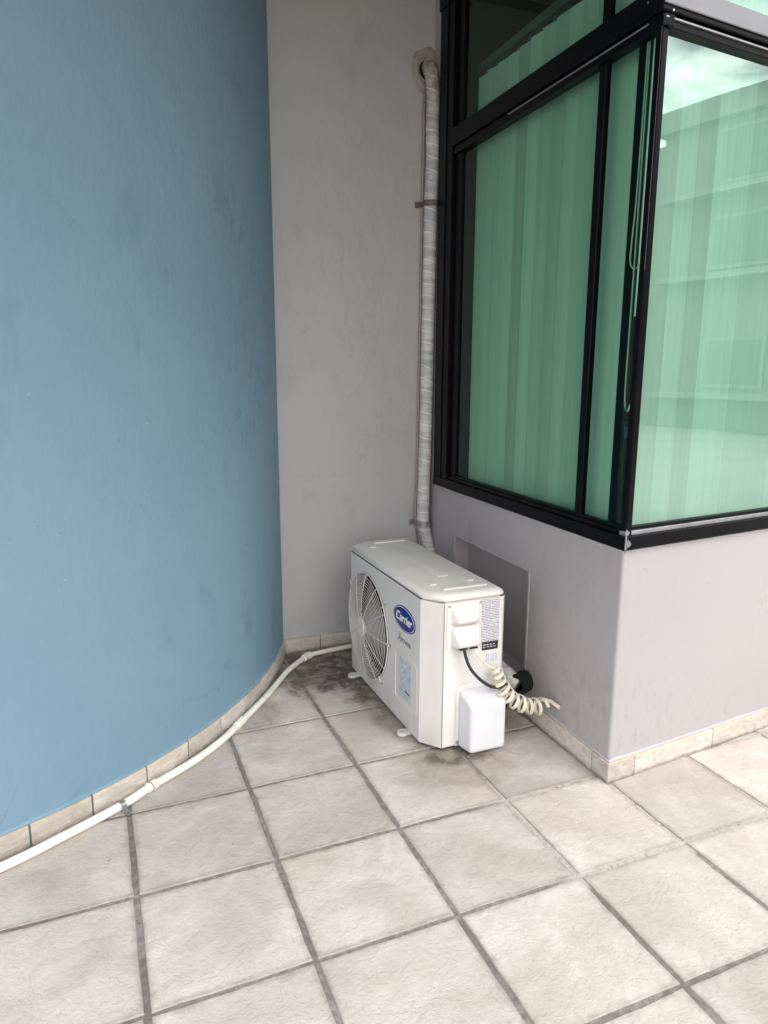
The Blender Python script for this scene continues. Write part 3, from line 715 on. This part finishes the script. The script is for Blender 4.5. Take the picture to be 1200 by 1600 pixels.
# terminal cover with two stepped bulges (u = x from AX+CH)
XA = AX+CH
tcv = obj('terminal_cover', box(XA+.012, XA+.158, YS-.004, YS-.0002, .418, .597), m_case, ac, bevel=.0015, seg=1)
def bulge(xa, xb, zt, zb, d, name, par):
    """slopes out from zt, deepest near its lower edge"""
    bm = bmesh.new(); y = YS-.004
    prof = [(zt, 0, .0), (zt-.012, .35*d, .004), (zb+.030, .92*d, .010), (zb+.016, d, .012), (zb+.006, .93*d, .012), (zb, .72*d, .012), (zb-.001, 0, .006)]
    rows = []
    for z, dd, ins in prof:
        rows.append([bm.verts.new((xa, y, z if dd else z)), bm.verts.new((xa+ins+.002, y-dd*.8, z)), bm.verts.new((xa+ins+.010, y-dd, z)), bm.verts.new((xb-ins-.010, y-dd, z)), bm.verts.new((xb-ins-.002, y-dd*.8, z)), bm.verts.new((xb, y, z))])
    for a, b in zip(rows, rows[1:]):
        for i in range(5): bm.faces.new((a[i], a[i+1], b[i+1], b[i]))
    bm.faces.new(rows[0][::-1]); bm.faces.new(rows[-1])
    bmesh.ops.remove_doubles(bm, verts=bm.verts, dist=1e-6)
    return obj(name, bm, m_case, par, smooth=60)
bulge(XA+.030, XA+.150, .592, .520, .030, 'upper_bulge', tcv)
bulge(XA+.030, XA+.150, .512, .428, .040, 'lower_bulge', tcv)
for xx_, zz_ in ((XA+.021, .588), (XA+.153, .590)):
    obj('screw', cyl((xx_, YS-.003, zz_), (0, -1, 0), .0055, .003, 12), m_screw, tcv)
for xx_ in (XA+.068, XA+.112):
    obj('cable_slot', box(xx_-.016, xx_+.016, YS-.036, YS-.012, .4215, .4268), m_hole, tcv, smooth=0)
# valve cover
bm = bmesh.new()
va = [(XA+.066, YS, .005, .250), (XA+.240, YS, .005, .250)]
x0, x1, z0, z1, dpt = XA+.068, XA+.246, .012, .252, .078
bm = box(x0, x1, YS-dpt, YS+.0, z0, z1)
for v_ in bm.verts:
    if v_.co.y < YS-.01:
        if v_.co.z > .1: v_.co.z -= .045
        if v_.co.x < x0+.01: v_.co.x += .016
        else: v_.co.x -= .008
vc = obj('valve_cover', bm, m_valve, ac, smooth=50, bevel=.022, seg=5)
bm = box(x0-.010, x1+.0035, YS-.005, YS-.0003, z0+.004, z1+.014)
obj('cover_flange', bm, m_case, vc, bevel=.002, seg=1)
obj('screw', cyl((x0-.001, YS-.005, .032), (0, -1, 0), .0075, .004, 12), m_screw, vc)
# embossed step above the valve cover
obj('pressed_ridge', tube(catmull([(x0-.013, YS, .06), (x0-.013, YS, .20), (x0-.010, YS, .255), (x0+.012, YS, .278), (x0+.06, YS, .285), (x1-.01, YS, .290)], 5), .003, 6), m_case, ac)
# label recess on the front
bm = bmesh.new()
y0_, y1_, z0_, z1_ = .862, 1.072, .105, .318
obj('pressed_frame', tube([(AX-.0002, *p) for p in ((y0_+.02, z0_), (y1_-.02, z0_), (y1_-.006, z0_+.006), (y1_, z0_+.02), (y1_, z1_-.02), (y1_-.006, z1_-.006), (y1_-.02, z1_), (y0_+.02, z1_), (y0_+.006, z1_-.006), (y0_, z1_-.02), (y0_, z0_+.02), (y0_+.006, z0_+.006), (y0_+.02, z0_))], .0022, 6, cap=False), m_case, ac)

# printed labels: paper sheets with rows of tiny illegible print
def label_mat(name, paper, ink, axis, rows_, cell, thr):
    n = NB(name); x_, y_, z_ = n.sep(n.pos); a = y_ if axis == 'y' else x_
    rowv = n.math('FLOOR', n.math('MULTIPLY', z_, rows_)); fr_ = n.math('FRACT', n.math('MULTIPLY', z_, rows_))
    cb = n.t.nodes.new('ShaderNodeCombineXYZ'); n._in(cb.inputs[0], n.math('MULTIPLY', a, cell)); n._in(cb.inputs[1], n.math('MULTIPLY', rowv, 7.31))
    s_ = n.noise(cb.outputs[0], 1.0, 2, .8)
    m_ = n.math('MULTIPLY', n.ramp(s_, thr, thr+.05), n.math('MULTIPLY', n.ramp(fr_, .2, .3), n.ramp(fr_, .72, .82, 1, 0)))
    return n.set(Base_Color=n.mix(m_, paper, ink), Roughness=.45)
m_lab1 = label_mat('front_label_print', (.62, .65, .72), (.22, .24, .30), 'y', 125, 170, .44)
m_lab2 = label_mat('side_label_print', (.60, .60, .64), (.20, .20, .22), 'x', 150, 230, .42)
n = NB('barcode_print'); x_, y_, z_ = n.sep(n.pos)
cb = n.t.nodes.new('ShaderNodeCombineXYZ'); n._in(cb.inputs[0], n.math('MULTIPLY', x_, 320))
m_bar = n.set(Base_Color=n.mix(n.ramp(n.noise(cb.outputs[0], 1, 0), .48, .52), (.66, .67, .74), (.36, .38, .46)), Roughness=.45)
YC = .965
st = obj('rating_label', box(AX-.0012, AX+.001, .915, 1.030, .128, .300), m_lab1, ac, smooth=0)
obj('label_bar', box(AX-.0018, AX-.0012, .930, .972, .166, .172), m_inkblack, st, smooth=0)
st = obj('wiring_label', box(XA+.162, XA+.238, YS-.0012, YS+.001, .400, .596), m_lab2, ac, smooth=0)
obj('black_label', box(XA+.166, XA+.236, YS-.0022, YS-.0013, .392, .426), m_inkblack, ac, smooth=0)
for z_ in (.412, .402):
    bm = bmesh.new()
    for k in range(4): box(XA+.170+.015*k, XA+.170+.015*k+random.uniform(.006, .012), YS-.0027, YS-.0022, z_, z_+.004, bm)
    obj('label_print', bm, m_lab2, ac, smooth=0)
obj('barcode_label', box(XA+.186, XA+.240, YS-.0012, YS+.001, .342, .376), m_bar, ac, smooth=0)

# lettering
def text(body, size, loc, rot, mat, par, name, shear=0., offs=0., xs=1., ext=.0004):
    cu = bpy.data.curves.new(name, 'FONT'); cu.body = body; cu.size = size; cu.shear = shear; cu.offset = offs; cu.extrude = ext
    cu.align_x = 'CENTER'; cu.align_y = 'CENTER'
    o = bpy.data.objects.new(name, cu); COL.objects.link(o)
    dg = bpy.context.evaluated_depsgraph_get(); me = bpy.data.meshes.new_from_object(o.evaluated_get(dg))
    bpy.data.objects.remove(o)
    me.transform(Matrix.Translation(loc) @ Matrix.Rotation(rot[2], 4, 'Z') @ Matrix.Rotation(rot[0], 4, 'X') @ Matrix.Diagonal((xs, 1, 1, 1)))
    me.materials.clear(); return link(name, me, mat, par)
# badge: front faces -X; reading direction runs towards -Y
LY, LZ = .985, .472
def ell(ry, rz, x, th):
    return cyl((0, 0, 0), (0, 0, 1), 1, 1, 48), None
def ellipse(ry, rz, xa, xb):
    bm = bmesh.new(); A = [bm.verts.new((xb, LY+ry*math.cos(2*PI*i/48), LZ+rz*math.sin(2*PI*i/48))) for i in range(48)]
    B = [bm.verts.new((xa, LY+ry*.985*math.cos(2*PI*i/48), LZ+rz*.97*math.sin(2*PI*i/48))) for i in range(48)]
    for i in range(48): bm.faces.new((A[i], A[(i+1) % 48], B[(i+1) % 48], B[i]))
    bm.faces.new(B); return bm
badge = obj('logo_badge', ellipse(.106, .052, AX-.0025, AX+.001), m_navy, ac, smooth=30)
obj('badge_ring', ellipse(.1005, .0475, AX-.0030, AX-.002), m_white, badge, smooth=30)
obj('badge_field', ellipse(.0975, .0450, AX-.0035, AX-.0028), m_navy, badge, smooth=30)
text('Carrier', .052, (AX-.0042, LY, LZ+.001), (PI/2, 0, -PI/2), m_white, badge, 'badge_lettering', .22, .0009, .98)
text('X', .062, (AX-.0012, LY+.050, .382), (PI/2, 0, -PI/2), m_greyprint, ac, 'model_lettering', .3, -.0006, .75)
text('POWER', .0265, (AX-.0012, LY-.016, .376), (PI/2, 0, -PI/2), m_greyprint, ac, 'model_lettering', 0, .0003, 1.05)
text('inverter', .0085, (AX-.0012, LY-.045, .357), (PI/2, 0, -PI/2), m_greyprint, ac, 'model_lettering', 0, 0, 1.0) if False else None
# feet: flat loops with a bolt hole sticking out in front
def foot(y, x=AX+.012):
    bm = bmesh.new(); A = []; n_ = 20
    out = []; inn_ = []
    for i in range(n_):
        a = 2*PI*i/n_; out.append((x-.034+.024*math.cos(a), y+.020*math.sin(a))); inn_.append((x-.036+.012*math.cos(a), y+.010*math.sin(a)))
    r4 = [[bm.verts.new((p[0], p[1], z)) for p in P_] for P_, z in ((out, .004), (out, .017), (inn_, .017), (inn_, .004))]
    for q_ in range(4):
        a, b = r4[q_], r4[(q_+1) % 4]
        for i in range(n_): bm.faces.new((a[i], a[(i+1) % n_], b[(i+1) % n_], b[i]))
    box(x-.016, x+.05, y-.016, y+.016, .004, .0168, bm)
    return obj('foot', bm, m_case, ac, smooth=40)
foot(.935, AX+.008); foot(1.525, AX+.008)
for y in (.92, 1.52): obj('foot', box(XB-.02, XB+.035, y-.02, y+.02, .001, .016), m_case, ac, bevel=.004)
obj('foot_rail', box(AX+.02, XB-.02, .90, .955, .001, .012), m_rust, ac, smooth=0)
obj('foot_rail', box(AX+.02, XB-.02, 1.50, 1.555, .001, .012), m_rust, ac, smooth=0)

# ---------------------------------------------------------------- cables and conduits
cb_ = obj('power_cable', tube(catmull([(XA+.070, .727, .445), (XA+.074, .722, .405), (.425, .712, .352), (.462, .704, .305), (.510, .700, .268), (.560, .712, .250), (.61, .77, .225), (.66, .86, .18), (.72, .90, .165)], 8), .0062, 10), m_cable)
tag(cb_, 'thick black cable curving down from the terminal cover of the air conditioner', 'cable')
cb_ = obj('signal_cable', tube(catmull([(XA+.113, .732, .438), (XA+.117, .728, .415), (.475, .722, .375), (.502, .716, .348), (.535, .712, .330), (.55, .712, .325)], 8), .0038, 8), m_coil)
tag(cb_, 'thin cream cable running from the terminal cover into the spiral wrap', 'cable')
cb_ = obj('drain_cable', tube(catmull([(.575, .735, .175), (.60, .75, .160), (.64, .80, .155), (.70, .86, .15)], 6), .0045, 8), m_cable)
tag(cb_, 'upper of two short black cables between the white valve cover and the foam sleeve', 'cable')
cb_ = obj('drain_cable', tube(catmull([(.575, .735, .125), (.605, .74, .138), (.64, .78, .152), (.70, .85, .16)], 6), .0045, 8), m_cable)
tag(cb_, 'lower of two short black cables between the white valve cover and the foam sleeve', 'cable')
# spiral wrap
ax = catmull([(.535, .715, .335), (.548, .712, .300), (.562, .707, .258), (.588, .700, .218), (.622, .695, .188), (.662, .690, .166), (.705, .688, .154), (.748, .688, .150)], 24)
def helix(path, r0, turns, n_):
    out = []; L_ = len(path)-1; nv = None
    for i in range(n_+1):
        t = i/n_*L_; k = min(int(t), L_-1); f_ = t-k; p = path[k].lerp(path[k+1], f_); T = (path[k+1]-path[k]).normalized()
        if nv is None: nv = Vector((0, 0, 1))
        nv = (nv-T*nv.dot(T)).normalized(); bn = T.cross(nv); 
        a = 2*PI*turns*(i/n_)**1.0 - (i/n_)**2*2*PI*1.2
        r = r0(i/n_) if callable(r0) else r0
        out.append((p+nv*r*math.cos(a)+bn*r*math.sin(a), T, (nv*math.cos(a)+bn*math.sin(a))))
    return out
hx = helix(ax, lambda t: .016+.012*min(1, t*4)+.004*t+.002*math.sin(t*23), 10.4, 330)
bm = bmesh.new(); rows = []
for i, (p, T, o_) in enumerate(hx):
    wd = .0068; th = .0019
    rows.append([bm.verts.new(p+T*wd*a+o_*th*b) for a, b in ((-1, -1), (1, -1), (1, 1), (-1, 1))])
for a, b in zip(rows, rows[1:]):
    for k in range(4): bm.faces.new((a[k], a[(k+1) % 4], b[(k+1) % 4], b[k]))
bm.faces.new(rows[0][::-1]); bm.faces.new(rows[-1])
sw = obj('spiral_wrap', bm, m_coil, smooth=50); tag(sw, 'cream plastic spiral wrap hanging in coils beside the valve cover', 'cable wrap')
cl_ = obj('wall_clip', tube([(.744, .706, .170), (.783, .690, .160), (.799, .652, .147)], .008, 8, flat=(1, .5)), m_coil)
tag(cl_, 'small pale strip stuck to the grey wall at the end of the spiral wrap', 'clip')
# foam sleeve in the wall
fs = empty('foam_sleeve', (.76, .87, .165), 'black foam pipe sleeve sticking out of the grey wall behind the spiral wrap', 'pipe sleeve')
d_ = Vector((-.80, -.50, .12)).normalized(); c_ = Vector((.80, .90, .155))
bm = bmesh.new(); rr = []
for rad_, t in ((.046, 0), (.046, .085), (.042, .092), (.031, .092), (.028, .085), (.028, .02)):
    u_ = d_.orthogonal().normalized(); v2 = d_.cross(u_)
    rr.append([bm.verts.new(c_+d_*t+u_*rad_*math.cos(2*PI*i/24)+v2*rad_*math.sin(2*PI*i/24)) for i in range(24)])
for a, b in zip(rr, rr[1:]):
    for i in range(24): bm.faces.new((a[i], a[(i+1) % 24], b[(i+1) % 24], b[i]))
bm.faces.new(rr[-1]); bm.faces.new(rr[0][::-1]); obj('sleeve', bm, m_foam, fs)

# tape-wrapped refrigerant line
path = catmull([(.797, 1.99, 2.875), (.797, 1.93, 2.872), (.798, 1.895, 2.835), (.803, 1.882, 2.74), (.802, 1.882, 2.6), (.806, 1.884, 2.45), (.800, 1.885, 2.25), (.798, 1.885, 2.0), (.795, 1.885, 1.70),
                (.792, 1.884, 1.38), (.789, 1.885, 1.05), (.782, 1.885, .74), (.784, 1.884, .645), (.800, 1.878, .56), (.806, 1.84, .47), (.780, 1.76, .39), (.735, 1.6, .33), (.70, 1.3, .28), (.69, 1.05, .235), (.715, .92, .195), (.745, .865, .165)], 26)
cum = [0]
for a, b in zip(path, path[1:]): cum.append(cum[-1]+(b-a).length)
def wr(i, a):
    s_ = cum[min(i, len(cum)-1)]/.052 + a/(2*PI)
    f_ = s_ % 1
    base = .0315 + .0015*mn.noise(Vector((cum[min(i, len(cum)-1)]*5, 0, 0))) + .0008*mn.noise(Vector((cum[min(i, len(cum)-1)]*30, math.cos(a)*2, math.sin(a)*2)))
    return base + .0022*(1-f_) + (.0008 if f_ < .12 else 0)
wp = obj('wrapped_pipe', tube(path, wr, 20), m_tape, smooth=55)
tag(wp, 'vertical pipe wrapped in grey white tape between the grey wall and the window', 'pipe')
tp = obj('thin_pipe', tube(catmull([(.790, 1.925, 2.80), (.773, 1.915, 2.72), (.770, 1.913, 2.5), (.768, 1.913, 2.25), (.765, 1.914, 1.7), (.761, 1.913, 1.2), (.755, 1.912, .85), (.747, 1.908, .68), (.765, 1.905, .58), (.78, 1.86, .45)], 8), .0055, 8), M('dusty_conduit', (.30, .24, .23), .6, var=.2, vscale=12))
tag(tp, 'thin dusty cable hugging the left side of the tape wrapped pipe', 'cable')
def strap(z, x, label, mat):
    r = empty('pipe_strap', (x, 1.88, z), label, 'pipe clamp', 'metal clamps holding the wrapped pipe')
    bm = bmesh.new(); rows = []
    prof = [(x-.066, 1.927), (x-.044, 1.9265)] + [(x+(.040)*math.cos(a), 1.885-.002+(.040)*math.sin(a)) for a in [rad(150+ k*12) for k in range(0, 16)]] + [(x+.042, 1.925)]
    for (px_, py_) in prof:
        rows.append((px_, py_))
    for i, (px_, py_) in enumerate(rows):
        rows[i] = [bm.verts.new((px_, py_, z-.013)), bm.verts.new((px_, py_, z+.013))]
    for a, b in zip(rows, rows[1:]): bm.faces.new((a[0], b[0], b[1], a[1]))
    bm.normal_update(); bmesh.ops.solidify(bm, geom=bm.faces[:], thickness=.002)
    obj('band', bm, mat, r, smooth=40)
    obj('screw', cyl((x-.055, 1.925, z), (0, -1, 0), .008, .006, 12), m_rust, r)
    # small folded tab
    obj('tab', box(x-.068, x-.044, 1.9215, 1.9245, z-.014, z+.014), mat, r, bevel=.002, seg=1)
strap(2.25, .800, 'upper metal clamp screwed to the grey wall around the wrapped pipe', m_rust)
strap(.645, .787, 'lower metal clamp round the wrapped pipe, just above the air conditioner', m_metal)

# white drain pipe along the blue wall
dp = empty('drain_pipe', (-.57, 1.03, 0), 'long white plastic drain pipe lying along the foot of the blue wall', 'pipe')
zp = .015
seg1 = catmull([(-2.05, .36, zp), (-1.55, .50, zp), (-1.162, .652, zp), (-.994, .738, zp), (-.821, .838, zp), (-.723, .915, zp)], 8)
seg2 = catmull([(-.723, .915, zp), (-.567, 1.022, zp), (-.442, 1.135, zp), (-.345, 1.252, zp)], 8)
seg3 = catmull([(-.345, 1.252, zp), (-.255, 1.365, zp), (-.169, 1.478, zp), (-.028, 1.682, zp), (.095, 1.803, zp+.004)], 8)
seg4 = catmull([(.095, 1.803, zp+.004), (.125, 1.818, .02), (.25, 1.836, .022), (.42, 1.850, .022), (.56, 1.852, .022)], 6)
obj('pipe_length', tube(seg1, .0148, 16), m_pvc, dp); obj('pipe_length', tube(seg2, .0142, 16), m_pvc, dp)
obj('pipe_length', tube(seg3, .0132, 16), m_pvc, dp); obj('pipe_length', tube(seg4, .0120, 16), m_pvc, dp)
def sleeve_(a, b, r, name='coupling', mat=m_pvc):
    a, b = Vector(a), Vector(b); d = (b-a).normalized()
    return obj(name, tube([a, a+d*.003, b-d*.003, b], lambda i, an: r-.0022 if i in (0, 3) else r, 18), mat, dp)
sleeve_((-.735, .907, zp), (-.700, .931, zp), .0180)
sleeve_((-.365, 1.228, zp), (-.325, 1.277, zp), .0172)
sleeve_((.078, 1.787, zp+.003), (.100, 1.808, zp+.004), .0185, 'elbow'); sleeve_((.096, 1.806, .019), (.128, 1.818, .020), .0185, 'elbow')
sleeve_((-.7255, .9125, zp), (-.7235, .9145, zp), .0186, 'joint_ring', m_rust)
# saddle clip
sc_ = empty('saddle_clip', (-.821, .838, 0), 'small galvanised saddle clip fixing the white drain pipe to the floor', 'pipe clamp')
T = Vector((.866, .5, 0)).normalized(); Nn = Vector((T.y, -T.x, 0))
bm = bmesh.new(); rows = []
prof = [(-.020, .002), (-.0185, .012)] + [(.0185*math.sin(rad(a)), zp+.0185*math.cos(rad(a))) for a in range(-80, 81, 20)] + [(.0195, .004), (.024, .0028), (.050, .0028)]
for n_, z in prof:
    p = Vector((-.821, .838, z)) + Nn*n_
    rows.append([bm.verts.new(p-T*.009), bm.verts.new(p+T*.009)])
for a, b in zip(rows, rows[1:]): bm.faces.new((a[0], b[0], b[1], a[1]))
bm.normal_update(); bmesh.ops.solidify(bm, geom=bm.faces[:], thickness=.0016)
obj('band', bm, m_metal, sc_, smooth=40)
pb = Vector((-.821, .838, .0028))+Nn*.040
obj('screw', cyl(pb, (0, 0, 1), .006, .004, 12, .004), m_rust, sc_)

# ---------------------------------------------------------------- buildings across the yard (mirrored in the right pane)
m_b1 = M('facade_paint_pale', (.24, .25, .235), .85, var=.08, vscale=.5); m_b2 = M('facade_paint_warm', (.26, .26, .24), .85, var=.08, vscale=.5)
m_bw = M('building_window_glass', (.13, .145, .14), .35, spec=.4); m_bl = M('building_ledge_paint', (.29, .30, .285), .8)
ob = empty('office_building', (20, -5, 0), 'pale flat roofed building across the yard, mirrored in the right window pane', 'building')
obj('wall', box(17, 30, -11.6, 16, -.11, 7.75), m_b1, ob, smooth=0)
obj('parapet', box(16.7, 30, -11.75, 16, 7.752, 8.3), m_b1, ob, smooth=0)
for zf in (1.0, 4.1, 6.2):
    for y in (-9.9, -7.2, -4.5, -1.8, .9, 3.6, 6.3):
        wn = obj('window', box(16.93, 17.02, y, y+1.7, zf, zf+1.35), m_bl, ob, smooth=0)
        obj('pane', box(16.91, 16.929, y+.1, y+1.6, zf+.1, zf+1.25), m_bw, wn, smooth=0)
    obj('ledge', box(16.45, 16.999, -11.2, 15.5, zf-.28, zf-.14), m_bl, ob, smooth=0)
ob2 = empty('apartment_block', (22, -17, 0), 'lower warm grey block next to the pale building across the yard', 'building')
obj('wall', box(17.6, 30, -34, -11.80, -.11, 7.75), m_b2, ob2, smooth=0)
for zf in (1.0, 3.6, 6.1):
    for y in (-32, -29, -26, -23, -20, -17, -14.5):
        wn = obj('window', box(17.53, 17.62, y, y+1.5, zf, zf+1.2), m_bl, ob2, smooth=0)
        obj('pane', box(17.51, 17.529, y+.1, y+1.4, zf+.1, zf+1.1), m_bw, wn, smooth=0)
